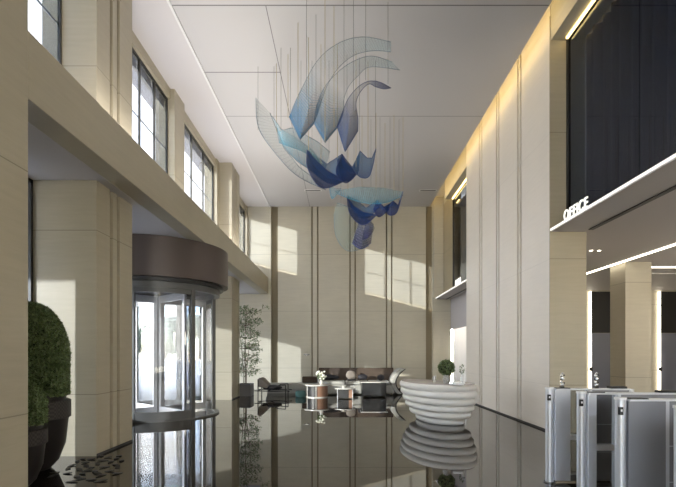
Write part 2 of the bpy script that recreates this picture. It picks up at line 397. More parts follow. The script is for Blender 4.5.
# LED lines
def led(name, x0, x1, y0, y1, z0, z1, mat, label):
    o = MB().box(x0, x1, y0, y1, z0, z1).build(name, mat); setorigin(o, ((x0+x1)/2, (y0+y1)/2, z0)); tag(o, label, 'light strip'); return o
led('cove_light_strip', 3.725, 3.765, 8.0, 14.4, 7.87, 7.9, M['led'], 'warm yellow cove light strip along the top of the grooved right wall')
led('glass_head_light_strip', 4.235, 4.265, 2, 8.5, 7.455, 7.48, M['led'], 'warm yellow light line over the head of the large office glass')
led('glass_head_light_strip', 4.235, 4.265, 14.5, 17.3, 7.455, 7.48, M['led'], 'warm light line over the head of the small far balcony glass')
led('cove_light_strip', 3.725, 3.765, 14.5, 19.0, 7.87, 7.9, M['led'], 'warm yellow cove light strip in the far right ceiling corner')
led('ceiling_light_strip', 7.02, 7.10, 2, 13.4, 3.81, 3.83, M['ledw'], 'long bright light line running into the depth of the office ceiling')
led('ceiling_light_strip', 8.2, 12.9, 12.0, 12.08, 3.81, 3.83, M['ledw'], 'bright crosswise light line on the office ceiling right of the stone pillar')
led('ceiling_light_strip', 8.6, 12.9, 12.95, 12.99, 3.815, 3.83, M['white'], 'dim pale crosswise ceiling line behind the bright crosswise one')
# office pillar
MB().box(7.18, 7.84, 11.4, 12.05, 0, 3.83).build('wall_office_pillar', M['stone'], kind=ST)
# office doors
def office_door(name, x0, x1):
    r = struct(name, (x0, 16.5, 0)); w = x1-x0
    MB().box(0, w, -.05, 0, 2.27, 3.78).build('transom_panel', M['black'], r)
    for a, b in ((0, w/2-.006), (w/2+.006, w)):
        MB().box(a, b, -.05, 0, 0.01, 2.26).build('door_leaf', pbr('slate glass', (.20, .21, .26), .35), r)
    MB().box(-.075, -.03, -.08, 0, 0, 3.78).build('light_strip', M['ledw'], r)
    MB().box(-.11, -.01, -.13, -.08, .88, 1.02).build('handle', M['dark'], r)
office_door('door_2', 9.13, 10.5)
office_door('door_3', 11.66, 12.9)
# rear of the hall (behind the camera): unseen glazed front added for fill daylight
MB().box(-5.2, 13.2, -9.2, -9, 0, .3).build('wall_front', M['stone'], kind=ST)
for i, x in enumerate((-5.1, -1.0, 3.2, 7.6, 12.9)): MB().box(x-.1, x+.1, -9.2, -9, .3, 8.2).build('wall_front_mullion', M['stone'], kind=ST)
wf = struct('fill_window_11', (0, -9.1, .3))
for a, b in ((-5, -1.1), (-.9, 3.1), (3.3, 7.5), (7.7, 12.8)): MB().box(a, b, -.005, .005, 0, 7.9).build('pane', M['clear'], wf)
MB().box(-4.6, -4.4, -9, -4, 0, 8.2).build('wall_left_rear', M['stone_shaded'], kind=ST)

# ------------------------------------------------------------------ revolving door
DC = (-4.56, 11.2); RG = 1.40
rd = struct('door_1', (DC[0], DC[1], 0)); rd['label'] = 'revolving glass entrance door under a bronze drum between the left columns'
def rel(m): return m.xf(Matrix.Translation((-DC[0], -DC[1], 0)))
m = MB().cyl(DC, 1.67, 3.18, 4.05, 72); rel(m).build('canopy_drum', M['bronze'], rd, smooth=True)
m = MB().cyl(DC, 1.55, 3.10, 3.18, 72); rel(m).build('canopy_rim', M['dark'], rd, smooth=True)
m = MB().arcwall(DC, 1.34, 1.45, 0, 2*PI, 0, .035, 72); rel(m).build('floor_ring', M['framegrey'], rd, smooth=True)
def on(a, r=RG): return (r*math.cos(a), r*math.sin(a))
# drum frame: curved side panels left (towards -y) and right (towards +y)
posts = [-143, -90, -37, 37, 90, 143]
for d in posts:
    a = math.radians(d); x, y = on(a)
    MB().box(-.045, .045, -.045, .045, .03, 3.12).xf(Matrix.Translation((x, y, 0)) @ Matrix.Rotation(a, 4, 'Z')).build('drum_post', M['framegrey'], rd)
for d0, d1 in ((-143, -90), (-90, -37), (37, 90), (90, 143)):
    a0, a1 = math.radians(d0+2), math.radians(d1-2)
    MB().arcwall((0, 0), RG-.005, RG+.005, a0, a1, .22, 2.86, 10).build('curved_pane', M['doorglass'], rd, smooth=True)
    k = MB().arcwall((0, 0), RG-.03, RG+.03, a0, a1, .035, .22, 10); k.arcwall((0, 0), RG-.03, RG+.03, a0, a1, 2.86, 2.96, 10)
    k.build('curved_rail', M['framegrey'], rd, smooth=True)
m = MB().arcwall((0, 0), RG-.06, RG+.06, 0, 2*PI, 2.96, 3.12, 72); m.build('head_ring', M['framegrey'], rd, smooth=True)
for d in (-42, 48, 138, 228):
    w = bpy.data.objects.new('door_wing', None); COL.objects.link(w); w.parent = rd; w.rotation_euler.z = math.radians(d)
    f = MB(); f.box(.05, 1.3, -.03, .03, .04, .2).box(.05, 1.3, -.03, .03, 2.76, 2.93).box(.05, .14, -.03, .03, .2, 2.76).box(1.2, 1.3, -.03, .03, .2, 2.76)
    f.build('wing_frame', M['steel'], w, bevel=.004); MB().box(.14, 1.2, -.005, .005, .2, 2.76).build('pane', M['clear'], w)
    MB().tube([(1.1, -.03, .95), (1.1, -.09, .95), (1.1, -.09, 1.35), (1.1, -.03, 1.35)], .012).build('handle', M['steel'], w)
MB().cyl((0, 0), .05, .03, 2.96, 16).build('centre_post', M['framegrey'], rd, smooth=True)
# small spotlight in soffit left
def spotlight(x, y, z, label, two=False):
    r = thing('recessed_spotlight', (x, y, z), label, 'spotlight')
    for dx in ((-.09, .09) if two else (0,)):
        MB().cyl((dx, 0), .055, -.012, 0, 20).build('bezel', M['white'], r, smooth=True)
        MB().cyl((dx, 0), .035, -.016, -.012, 20).build('lamp', M['ledw'], r)
spotlight(-3.62, 10.0, 4.05, 'small round recessed spotlight in the soffit above the revolving door')
spotlight(5.68, 10.1, 3.83, 'twin recessed spotlight in the grey office ceiling', True)
# ceiling vents
for px, lab in ((313, 'thin pale slot vent in the ceiling left of the hanging sculpture tail'), (428, 'thin slot vent in the far right of the ceiling near the cove')):
    c = P(px, 190, 17.2); r = thing('ceiling_vent', (c.x, 17.2, 7.76), lab, 'vent', 'slot vents in the main ceiling')
    MB().box(-.33, .33, -.08, .08, -.012, 0).build('frame', M['white'], r); MB().box(-.29, .29, -.04, .04, -.016, -.012).build('slot', M['dark'], r)

# ------------------------------------------------------------------ OFFICE letters
sg = thing('office_sign', (4.02, 7.72, 3.905), 'white block letters reading OFFICE standing on the balcony edge', 'sign')
x = 0; ltr = []
for ch in 'OFFICE':
    cu = bpy.data.curves.new('letter', 'FONT'); cu.body = ch; cu.size = .255; cu.extrude = .010; cu.offset = .002
    t = bpy.data.objects.new('letter_tmp', cu); COL.objects.link(t); ltr.append(t)
bpy.context.view_layer.update()
dg = bpy.context.evaluated_depsgraph_get()
cur = .43; 
for t in ltr:
    me = bpy.data.meshes.new_from_object(t.evaluated_get(dg)); xs = [v.co.x for v in me.vertices]; w = max(xs)-min(xs); x0 = min(xs)
    zb = min(v.co.y for v in me.vertices)
    for v in me.vertices:
        cx, cy, cz = v.co; v.co = (cz, cur-(cx-x0)*.9, cy-zb)
    cur -= w*.9+.035
    me.materials.clear(); me.materials.append(M['letter']); me.update()
    o = bpy.data.objects.new('letter', me); COL.objects.link(o); o.parent = sg
    bpy.data.objects.remove(t)
fs = thing('balcony_sign', (4.1, 15.9, 3.905), 'small white standing sign letters on the far balcony ledge above the desk', 'sign')
for i, y in enumerate((-.35, -.15, .05, .25)):
    MB().box(-.015, .015, y, y+.10, 0, .22).box(-.015, .015, y+.03, y+.07, .22, .26).build('letter', M['letter'], fs)

# ------------------------------------------------------------------ hanging sculpture
NET = {
 'sail': net('net sail', (.03, .13, .25), (.22, .42, .47), .95, .09, .34, 40, 60),
 'sail_deep': net('net deep sail', (.02, .065, .20), (.02, .04, .16), .95, .18, .95, 30, 60),
 'pale': net('net pale', (.10, .33, .46), (.24, .46, .54), .68, .5, .4, 34, 26),
 'pale_green': net('net pale green', (.22, .40, .42), (.32, .48, .46), .34, .26, .22, 30, 20),
 'blue': net('net blue', (.02, .075, .22), (.05, .15, .30), .9, .8, .75, 30, 20),
 'deep': net('net deep', (.008, .028, .14), (.012, .05, .20), 1., .95, 1., 30, 20),
 'dots': net('net dots', (.01, .015, .10), (.05, .08, .2), .6, .5, .3, 14, 12, .42),
}
def cr(pts, n):
    """catmull-rom resample of a list of Vectors to n points"""
    m = len(pts); out = []
    for i in range(n):
        t = (m-1)*i/(n-1); k = min(int(t), m-2); u = t-k
        p0, p1, p2, p3 = pts[max(k-1, 0)], pts[k], pts[k+1], pts[min(k+2, m-1)]
        out.append(.5*((2*p1)+(-p0+p2)*u+(2*p0-5*p1+4*p2-p3)*u*u+(-p0+3*p1-3*p2+p3)*u*u*u))
    return out
hs = thing('hanging_sculpture', (.0, 9.5, 7.76), 'large hanging sculpture of blue mesh petals on gold rods below the ceiling', 'chandelier')
HO = Vector((0, 9.5, 7.76))
def lin(pts, n):
    m = len(pts); out = []
    for i in range(n):
        t = (m-1)*i/(n-1); k = min(int(t), m-2); out.append(pts[k].lerp(pts[k+1], t-k))
    return out
def loft(name, rows, mat, nu=22, nv=18, rims=(), rimmat='rim', rr=.006, sharp=False):
    rows3 = [(lin if sharp else cr)(r, nu) for r in rows]; cols = [cr([r[i] for r in rows3], nv) for i in range(nu)]
    me = bpy.data.meshes.new(name); vs = [tuple(cols[i][j]-HO) for j in range(nv) for i in range(nu)]
    fs = [(j*nu+i, j*nu+i+1, (j+1)*nu+i+1, (j+1)*nu+i) for j in range(nv-1) for i in range(nu-1)]
    me.from_pydata(vs, [], fs); uv = me.uv_layers.new(name='UVMap')
    for p in me.polygons:
        p.use_smooth = True
        for li in p.loop_indices:
            vi = me.loops[li].vertex_index; uv.data[li].uv = ((vi % nu)/(nu-1), (vi//nu)/(nv-1))
    me.materials.append(mat); me.update()
    o = bpy.data.objects.new(name, me); COL.objects.link(o); o.parent = hs
    for e in rims:
        if e == 'bottom': pl = [cols[i][0] for i in range(nu)]
        elif e == 'top': pl = [cols[i][-1] for i in range(nu)]
        elif e == 'left': pl = cols[0]
        else: pl = cols[-1]
        MB().tube([p-HO for p in pl], rr, 5).build('rim_cord', M[rimmat], o, smooth=True)
    return o
def sail(left, right, mid, Y0, Y1, mat, rimmat):
    n = max(len(left), len(right)); L = cr([Vector((a, b, 0)) for a, b in left], n); R = cr([Vector((a, b, 0)) for a, b in right], n)
    rows = []
    for i in range(n):
        t = i/(n-1); Y = Y0+(Y1-Y0)*t; avg = (L[i]+R[i])/2
        off = Vector((mid[0], mid[1], 0))-(L[0]+R[0])/2; mm = avg+off*max(0, 1-t*3.2)
        bow = .45*(1-t)+.05
        q1 = (L[i]+mm)/2; q2 = (mm+R[i])/2
        if i == 0: rows.append([P(L[i].x, L[i].y, Y+bow*.3), P(q1.x, q1.y, Y-bow*.1), P(mm.x, mm.y, Y-bow*.5), P(q2.x, q2.y, Y-bow*.1), P(R[i].x, R[i].y, Y+bow*.3)])
        else: rows.append([P(L[i].x, L[i].y, Y+bow*.3), P(q1.x, q1.y, Y-bow*.2), P(mm.x, mm.y, Y-bow*.5), P(q2.x, q2.y, Y-bow*.2), P(R[i].x, R[i].y, Y+bow*.3)])
    return loft('mesh_petal', rows, mat, 25, 40, ('bottom', 'left', 'right'), rimmat, .005, True)
sail([(289, 117), (296, 100), (304, 84), (315, 64), (328, 50), (346, 40), (366, 37), (391, 42)],
     [(314, 124), (320, 108), (325, 91), (334, 74), (349, 58), (370, 51), (391, 52)], (300, 140), 8.6, 7.7, NET['sail'], 'rimgrey')
sail([(314, 124), (316, 108), (324, 88), (338, 72), (354, 61), (372, 56), (392, 62)],
     [(338, 127), (343, 114), (344, 99), (349, 86), (358, 76), (370, 67), (400, 70)], (325, 143), 8.9, 7.9, NET['sail'], 'rimgrey')
sail([(337, 126), (342, 113), (348, 99), (357, 88), (366, 82), (374, 81), (382, 83), (391, 88)],
     [(358, 131), (358, 118), (356, 103), (361, 91), (369, 84), (376, 87), (384, 89), (391, 88)], (345, 152), 8.4, 8.0, NET['sail_deep'], 'rimdeep')
def patch(up, lo, Yu, Yl, bulge, mat, rims=('bottom', 'top'), rimmat='rim', rr=.008):
    """surface from lower edge (v=0) to upper edge (v=1); bulges towards the viewer side"""
    n = 13
    U = lin([Vector((a, b, 0)) for a, b in up], n); L = cr([Vector((a, b, 0)) for a, b in lo], n); rows = []
    for j in range(4):
        t = j/3; row = []
        for i in range(n):
            s = i/(n-1); q = L[i]*(1-t)+U[i]*t
            row.append(P(q.x, q.y, Yl*(1-t)+Yu*t-bulge*math.sin(PI*s)*(.45+.55*(1-t))))
        rows.append(row)
    return loft('mesh_petal', rows, mat, 24, 14, rims, rimmat, rr)
# tier two
patch([(307, 150), (317, 157), (327, 164), (335, 159), (342, 154)], [(308, 154), (313, 170), (326, 182), (338, 184), (345, 176)], 9.6, 9.4, -.5, NET['blue'])
patch([(307, 150), (316, 160), (328, 171), (345, 181)], [(307, 150), (308, 169), (322, 188), (345, 181)], 9.3, 9.2, .55, NET['deep'], rimmat='rimdeep')
patch([(342, 154), (347, 161), (353, 168), (360, 151)], [(337, 160), (341, 176), (350, 181), (359, 170)], 9.7, 9.5, .4, NET['blue'])
patch([(342, 154), (346, 162), (351, 167), (358, 173)], [(342, 154), (336, 172), (346, 183), (358, 173)], 9.4, 9.3, .4, NET['deep'], rimmat='rimdeep')
patch([(360, 151), (367, 158), (372, 158), (376, 149)], [(352, 167), (360, 177), (370, 175), (376, 149)], 9.6, 9.4, .45, NET['blue'], rimmat='rimdeep')
# left crescents
patch([(272, 116), (281, 129), (295, 137), (312, 150), (323, 164)], [(277, 128), (283, 145), (296, 160), (310, 170), (322, 180)], 9.6, 9.7, .5, NET['pale'], rimmat='rimgrey')
patch([(270, 113), (276, 128), (284, 148), (300, 168), (322, 184)], [(256, 98), (258, 126), (272, 149), (296, 175), (326, 190)], 9.9, 9.8, .5, NET['pale_green'], rimmat='rimgrey')
patch([(277, 132), (292, 128), (304, 134), (318, 142), (330, 152)], [(279, 143), (290, 147), (303, 152), (314, 160), (325, 172)], 9.9, 9.9, .3, NET['pale'], rims=('top',), rimmat='rimgrey')
patch([(332, 187), (336, 188), (341, 188)], [(329, 188), (332, 199), (341, 190)], 9.7, 9.7, .1, NET['pale'], rims=())
# tier three
patch([(335, 191), (360, 187), (384, 188), (403, 192)], [(337, 194), (352, 200), (368, 204), (386, 203), (403, 196)], 12.0, 11.6, .5, NET['pale'], rims=('top',), rimmat='rimgrey', rr=.004)
patch([(347, 196), (357, 200), (366, 208), (378, 200)], [(348, 198), (354, 213), (366, 219), (379, 207)], 11.9, 11.7, -.3, NET['blue'])
patch([(347, 197), (354, 206), (363, 212), (377, 215)], [(347, 197), (350, 214), (363, 225), (377, 215)], 11.5, 11.4, .4, NET['deep'], rimmat='rimdeep')
patch([(377, 200), (384, 207), (391, 203)], [(373, 210), (379, 217), (389, 210)], 11.7, 11.6, .3, NET['deep'], rimmat='rimdeep')
patch([(386, 207), (393, 201), (398, 205), (403, 191)], [(383, 207), (389, 215), (397, 212), (403, 191)], 11.8, 11.6, .35, NET['deep'], rimmat='rimdeep')
# tail
patch([(337, 203), (346, 206), (356, 214), (361, 222)], [(334, 214), (336, 236), (348, 251), (369, 246)], 11.8, 11.7, .4, NET['pale_green'], rimmat='rimgrey')
patch([(360, 219), (367, 219), (374, 224)], [(352, 243), (361, 249), (371, 243)], 11.6, 11.5, .3, NET['dots'], rims=('bottom',))
patch([(366, 219), (371, 220), (375, 228)], [(362, 240), (368, 238), (373, 232)], 11.4, 11.4, .2, NET['dots'], rims=())
# rods
rods = [(258, 9.8, 130, 0), (274, 9.8, 120, 0), (276.5, 9.7, 132, 1), (281, 9.2, 128, 0), (288, 9.4, 118, 1), (290.5, 9.2, 120, 0), (298, 8.5, 136, 1), (301, 9.6, 150, 0),
        (306.5, 7.9, 100, 0), (308.5, 8.9, 150, 1), (312, 9.6, 155, 0), (316, 8.3, 118, 0), (321, 9.1, 166, 1), (325, 7.9, 142, 1), (329, 9.6, 172, 0), (334, 8.1, 127, 1),
        (337.5, 9.1, 158, 1), (344, 7.9, 148, 0), (347, 9.4, 163, 0), (353.5, 7.95, 118, 0), (356, 9.3, 172, 1), (359.5, 9.5, 152, 0), (365.7, 7.9, 80, 0), (368, 9.6, 158, 1), (375.5, 9.6, 150, 0),
        (388, 8.0, 84, 0), (362, 11.8, 206, 1), (371, 12.0, 204, 0), (376, 11.7, 201, 1), (380, 11.9, 205, 0), (385, 12.2, 205, 1), (390, 11.9, 203, 0), (394, 11.8, 202, 1), (399, 12.0, 203, 0), (403, 11.9, 192, 1),
        (341, 11.8, 206, 0), (348, 11.8, 198, 1), (354, 11.9, 207, 0)]
for px, Y, yb, gold in rods:
    b = P(px, yb, Y); MB().tube([(b.x, b.y, b.z)-HO if False else Vector((b.x, b.y, b.z))-HO, Vector((b.x, b.y, 7.76))-HO], .0055 if gold else .004, 6).build('hanging_rod', M['rodgold'] if gold else M['rodgrey'], hs)

# ------------------------------------------------------------------ reception desk
dk = thing('reception_desk', (2.08, 10.25, 0), 'white boat-shaped reception desk of stacked rounded rings on the dark floor', 'desk', rz=math.atan2(-2.5, 1.04))
def ring_layer(a, b, z0, z1, cx, nm, mat):
    m = MB(); n = 64; prof = []; h = z1-z0; rr = h/2
    for k in range(9):
        t = -PI/2+PI*k/8; prof.append((-rr*(1-math.cos(t))*.9, z0+rr+rr*math.sin(t)))
    vs = []; k = len(prof)
    for i in range(n):
        t = 2*PI*i/n
        for d, z in prof:
            ct, s_ = math.cos(t), math.sin(t)
            # superellipse plan, blunt at +x (near end), pointed at -x (far end)
            wx = a*ct; wy = b*s_*(1+.22*ct)
            L = math.hypot(wx, wy) or 1; vs.append((cx+wx*(1+d/L), wy*(1+d/L), z))
    fs = [(i*k+j, ((i+1) % n)*k+j, ((i+1) % n)*k+j+1, i*k+j+1) for i in range(n) for j in range(k-1)]
    fs += [tuple(i*k for i in range(n-1, -1, -1)), tuple(i*k+k-1 for i in range(n))]
    m.add(vs, fs); return m.build(nm, mat, dk, smooth=True)
LA = [(.76, .40, .16), (.95, .51, .12), (1.06, .575, .08), (1.14, .615, .05), (1.19, .64, .02), (1.20, .65, .0)]
for i, (a, b, cx) in enumerate(LA):
    z0 = i*.143
    ring_layer(a, b, z0, z0+.138 if i < 5 else .86, cx, 'desk_ring', M['desk'])
    if i < 5: ring_layer(a-.035, b-.035, z0+.115, z0+.16, cx, 'desk_joint', M['desk'])
ring_layer(1.155, .60, .86, .872, 0, 'desk_top', M['desktop'])
ZD = .872
def leafball(m, c, r, n, size, rnd=random):
    for i in range(n):
        z = rnd.uniform(-1, 1); a = rnd.uniform(0, 2*PI); q = math.sqrt(1-z*z); k = rnd.uniform(.86, 1.05)
        d = Vector((q*math.cos(a), q*math.sin(a), z)); p = Vector((c[0]+d.x*r[0]*k, c[1]+d.y*r[1]*k, c[2]+d.z*r[2]*k))
        leaf(m, p, d, size*rnd.uniform(.7, 1.3), rnd)
def leaf(m, p, d, s, rnd=random):
    u = Vector((rnd.uniform(-1, 1), rnd.uniform(-1, 1), rnd.uniform(-1, 1))).normalized(); u = (u+d*.5).normalized()
    w = u.cross(Vector((rnd.uniform(-1, 1), rnd.uniform(-1, 1), rnd.uniform(-1, 1)))).normalized()
    nn = u.cross(w)*.12
    m.add([p-u*s, p+w*s*.42+nn*s, p+u*s, p-w*s*.42+nn*s], [(0, 1, 2), (0, 2, 3)])
b = P(446.5, 388, 9.55)
vb = thing('potted_topiary', (b.x, b.y, ZD), 'round dark green plant ball in a small patterned vase on the reception desk', 'plant')
MB().lathe([(.05, 0), (.075, .05), (.08, .12), (.06, .17), (.068, .19)]).build('vase', pbr('mottled vase', (.35, .34, .32), .3, noise=.5, nscale=40), vb, smooth=True)
m = MB(); leafball(m, (0, 0, .34), (.17, .17, .16), 900, .028); m.build('foliage', M['leaf'], vb)
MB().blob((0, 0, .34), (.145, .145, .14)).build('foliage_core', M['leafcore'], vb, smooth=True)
def small(name, px, py, Y, prof, mat, label, cat, group=None):
    q = P(px, py, Y); o = MB().lathe(prof, n=20).build(name, mat, smooth=True); o.location = (q.x, Y, ZD); tag(o, label, cat, group); return o
small('glass_tumbler', 434.5, 380, 10.1, [(.03, 0), (.035, .13)], M['crystal'], 'small silver tumbler left of the plant ball on the desk', 'cup')
small('candle_holder', 455, 386, 9.5, [(.03, 0), (.03, .16)], M['white'], 'white cylinder candle just right of the plant vase', 'candle')
small('candle_holder', 463.5, 385, 9.45, [(.035, 0), (.035, .20)], M['white'], 'taller white cylinder candle near the right end of the desk', 'candle')
q = P(462, 378, 9.75); fv = thing('flower_bottle', (q.x, 9.75, ZD), 'small bottle with dark sprig behind the white candles on the desk', 'vase')
MB().lathe([(.03, 0), (.035, .1), (.012, .16), (.014, .2)], n=16).build('bottle', M['crystal'], fv, smooth=True)
m = MB(); leafball(m, (0, 0, .30), (.05, .05, .11), 60, .022); m.build('sprig', M['leaf2'], fv); MB().tube([(0, 0, .15), (0, 0, .33)], .004).build('stem', M['wood'], fv)
q = P(459, 392, 9.1); o = MB().box(-.11, .11, -.08, .08, 0, .05).build('folded_card_stack', M['white'], bevel=.004); o.location = (q.x, 9.15, ZD); o.rotation_euler.z = -.2
tag(o, 'low white block lying on the near right end of the desk top', 'box')

# ------------------------------------------------------------------ planters left
def hedge(x, y, R, rimz, top, label, n):
    t = thing('potted_hedge', (x, y, 0), label, 'potted plant')
    MB().lathe([(R*.50, 0), (R*.72, rimz*.12), (R*.90, rimz*.36), (R*.97, rimz*.7), (R*.99, rimz*.74)], n=56).build('pot', M['pot'], t, smooth=True)
    bd = MB().lathe([(R*.99, rimz*.74), (R*1.04, rimz*.745), (R*1.04, rimz*.985), (R*1.0, rimz)], n=56).build('pot_band', M['potband'], t, smooth=True)
    MB().lathe([(R*.9, rimz), (R*.93, rimz*1.12), (R*.86, rimz*1.12)], n=48).build('inner_collar', M['pot'], t, smooth=True)
    r = R*.98; h = top-rimz; m = MB()
    for i in range(n):
        # dome: cylinder side then ellipsoid cap
        f = random.random(); a = random.uniform(0, 2*PI)
        hc = h*.45
        if f < .5: z = rimz+.06+random.random()*hc; rr = r*random.uniform(.90, 1.02); d = Vector((math.cos(a), math.sin(a), 0))
        else:
            e = math.asin(random.random()); z = rimz+hc+(h-hc)*math.sin(e)*random.uniform(.95, 1.02); rr = r*math.cos(e)*random.uniform(.92, 1.03); d = Vector((math.cos(a)*math.cos(e), math.sin(a)*math.cos(e), math.sin(e)))
        leaf(m, Vector((rr*math.cos(a), rr*math.sin(a), z)), d, random.uniform(.022, .042))
    m.build('foliage', M['leaf'], t)
    hc = h*.45
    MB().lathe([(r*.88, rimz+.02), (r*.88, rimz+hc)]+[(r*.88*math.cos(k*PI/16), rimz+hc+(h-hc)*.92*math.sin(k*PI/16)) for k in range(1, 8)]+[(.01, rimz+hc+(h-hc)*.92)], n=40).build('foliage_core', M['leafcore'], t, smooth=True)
hedge(-4.04, 5.85, .43, .90, 2.16, 'tall domed green hedge in a big dark pot behind the smaller one', 16000)
hedge(-3.70, 5.02, .34, .66, 1.22, 'smaller domed green hedge in a dark pot nearest the left wall', 9000)
# fallen leaves / flat foliage on floor
lv = pbr('dark floor leaf', (.018, .017, .013), .5)
proto = None; placed = []
spots = []
for cx, cy, n, sx, sy in ((58, 473, 10, 20, 5), (75, 466, 9, 14, 5), (88, 478, 11, 22, 5), (104, 470, 12, 14, 5), (111, 459, 9, 11, 3), (92, 462, 6, 14, 3)):
    for i in range(n*4): spots.append((cx+random.uniform(-sx, sx), cy+random.uniform(-sy, sy)))
for px, py in spots:
    if px > 122 or (px < 72 and py < 466): continue
    Y = F*H/(py-CY); x = (px-CX)/F*Y
    if Y > 6.55 and x < -3.62: continue
    if any((x-q[0])**2+(Y-q[1])**2 < .125**2 for q in placed) or (x+4.04)**2+(Y-5.85)**2 < .42**2: continue
    placed.append((x, Y)); a = random.uniform(0, 2*PI); s = random.uniform(.5, .72)
    if proto is None:
        m = MB(); k = 12; top = [(math.cos(2*PI*i/k)*.085*(1+.25*math.cos(4*PI*i/k)), math.sin(2*PI*i/k)*.05, .004+.006*math.cos(2*PI*i/k)) for i in range(k)]
        m.add([(p[0], p[1], p[2]+.004) for p in top]+[(p[0], p[1], p[2]-.004) for p in top], [tuple(range(k)), tuple(range(2*k-1, k-1, -1))]+[(i, (i+1) % k, k+(i+1) % k, k+i) for i in range(k)])
        proto = m.build('fallen_leaf', lv); o = proto
    else: o = proto.copy(); COL.objects.link(o)
    o.location = (x, Y, .004); o.rotation_euler.z = a; o.scale = (s, s, 1)
    tag(o, 'dark flat leaf lying on the polished floor beside the left pots', 'leaf', 'dark leaves on the floor by the left pots')

# ------------------------------------------------------------------ far planter and tree
pl = thing('tree_planter', (-3.52, 16.35, 0), 'low grey rectangular planter box beside the left column', 'planter')
MB().box(-.24, .26, -.3, .3, 0, .42).build('box', pbr('grey planter', (.16, .15, .15), .4), pl, bevel=.01)
MB().box(-.21, .23, -.27, .27, .42, .425).build('soil', M['soil'], pl)
tr = thing('indoor_tree', (-3.52, 16.35, .425), 'slender indoor tree with small pale green leaves in the grey planter box', 'tree')
rt = random.Random(5); m = MB(); lf = MB()
for k in range(4):
    a = k*1.7; pts = [Vector((.05*math.cos(a), .05*math.sin(a), 0))]; 
    for j in range(1, 7): pts.append(Vector((.04*j*math.cos(a)+rt.uniform(-.03, .03), .03*j*math.sin(a), j*.42)))
    m.tube(pts, .016, 6, .005)
    for j in range(1, 7):
        for w in range(5):
            b_ = pts[j]+Vector((rt.uniform(-.36, .5), rt.uniform(-.26, .3), rt.uniform(-.1, .25))); m.tube([pts[j], b_], .004, 4)
            for q in range(24): leaf(lf, b_+Vector((rt.uniform(-.12, .12), rt.uniform(-.12, .12), rt.uniform(-.1, .1))), Vector((0, 0, 1)), rt.uniform(.022, .045), rt)
m.build('branches', M['wood'], tr); lf.build('foliage', M['leaf2'], tr)

# ------------------------------------------------------------------ lounge group
# curved sofa
sf = thing('curved_sofa', (.55, 17.0, 0), 'long pale grey curved sofa with flaring right arm against the back wall', 'sofa')
m = MB(); m.box(-1.35, 1.35, -.45, .45, .05, .36); m.build('base', M['sofa'], sf, bevel=.03)
for x0, x1 in ((-1.3, -.44), (-.42, .42), (.44, 1.2)): MB().box(x0, x1, -.47, .30, .36, .50).build('seat_cushion', M['sofa'], sf, bevel=.04, seg=3)
MB().prism_axis([(.28, .3), (.60, .3), (.68, .95), (.50, .97), (.40, .6)], -1.45, 1.45, 'x').build('backrest', M['sofabrown'], sf, bevel=.03)
# flaring arm: C profile in x-z plane swept in y
ar = []
for k in range(11):
    t = k/10; z = .02+.93*t; ar.append((1.38-.02+.30*(2*t-1)**2+.10*t, z))
inner = [(x-.16-.0*z, z) for x, z in ar]
MB().prism_axis(ar+inner[::-1], -.46, .66, 'y').build('arm', M['sofa'], sf, bevel=.02)
MB().prism_axis([(p[0]+.004, p[1]) for p in ar]+[(p[0]+.045, p[1]) for p in ar][::-1], -.47, .67, 'y').build('arm_shell', M['dark'], sf)
MB().box(-1.45, -1.25, -.46, .62, .05, .66).build('arm', M['sofa'], sf, bevel=.04)
MB().box(-.35, .05, -.30, .28, .505, .56).build('tray', M['dark'], sf, bevel=.01)
def cushion(x, y, z, w, h, d, rx, rz, mat, label):
    o = MB().blob((0, 0, 0), (w/2, d/2, h/2), 16, 10).build('cushion', mat, smooth=True); o.location = (x, y, z); o.rotation_euler = (rx, 0, rz)
    tag(o, label, 'cushion', None); return o
cushion(.35, 17.0, .70, .42, .36, .14, -.3, .3, M['cushgrey'], 'taupe square cushion leaning on the middle of the curved sofa back')
cushion(1.45, 16.85, .62, .30, .24, .16, -.3, -.5, M['cushdark'], 'black cushion in the right corner of the curved sofa')
cushion(.78, 17.0, .63, .38, .24, .16, -.3, .0, M['cushdark'], 'black cushion beside the taupe one on the curved sofa')
cushion(-.5, 17.05, .62, .80, .22, .16, -.3, .0, M['cushdark'], 'long dark bolster at the left half of the curved sofa')
# round drum table with leather side
t1 = thing('drum_table', (-.87, 15.7, 0), 'round coffee table with white top, tan leather side and open dark niche', 'table')
MB().cyl((0, 0), .42, .40, .44, 48).build('tabletop', M['marble'], t1, smooth=True)
MB().arcwall((0, 0), .34, .37, math.radians(-85), math.radians(60), .02, .40, 20).build('leather_panel', M['leather'], t1, smooth=True)
MB().arcwall((0, 0), .30, .34, math.radians(60), math.radians(275), .02, .40, 28).build('body', M['dark'], t1, smooth=True)
MB().cyl((0, 0), .38, .0, .03, 40).build('base', M['marble'], t1, smooth=True)
for a in (-92, -150): MB().box(-.012, .012, -.012, .012, .03, .40).xf(Matrix.Translation((.38*math.cos(math.radians(a)), .38*math.sin(math.radians(a)), 0))).build('leg', M['marble'], t1)
t2 = thing('side_table', (.1, 15.2, 0), 'small dark coffee table with thin pale round top right of the drum table', 'table')
MB().cyl((0, 0), .36, .33, .355, 40).build('tabletop', M['marble'], t2, smooth=True)
MB().box(-.24, .12, -.2, .2, .03, .33).build('body', M['dark'], t2, bevel=.01)
MB().box(.13, .24, -.2, .2, .03, .33).build('leather_panel', M['leather'], t2, bevel=.01)
for sx in (-.25, .25):
    for sy in (-.2, .2): MB().box(sx-.01, sx+.01, sy-.01, sy+.01, 0, .33).build('leg', M['steel'], t2)
t3 = thing('low_table', (1.12, 15.9, 0), 'low black box table in front of the right half of the curved sofa', 'table')
MB().box(-.42, .42, -.3, .3, .05, .50).build('body', M['black'], t3, bevel=.01)
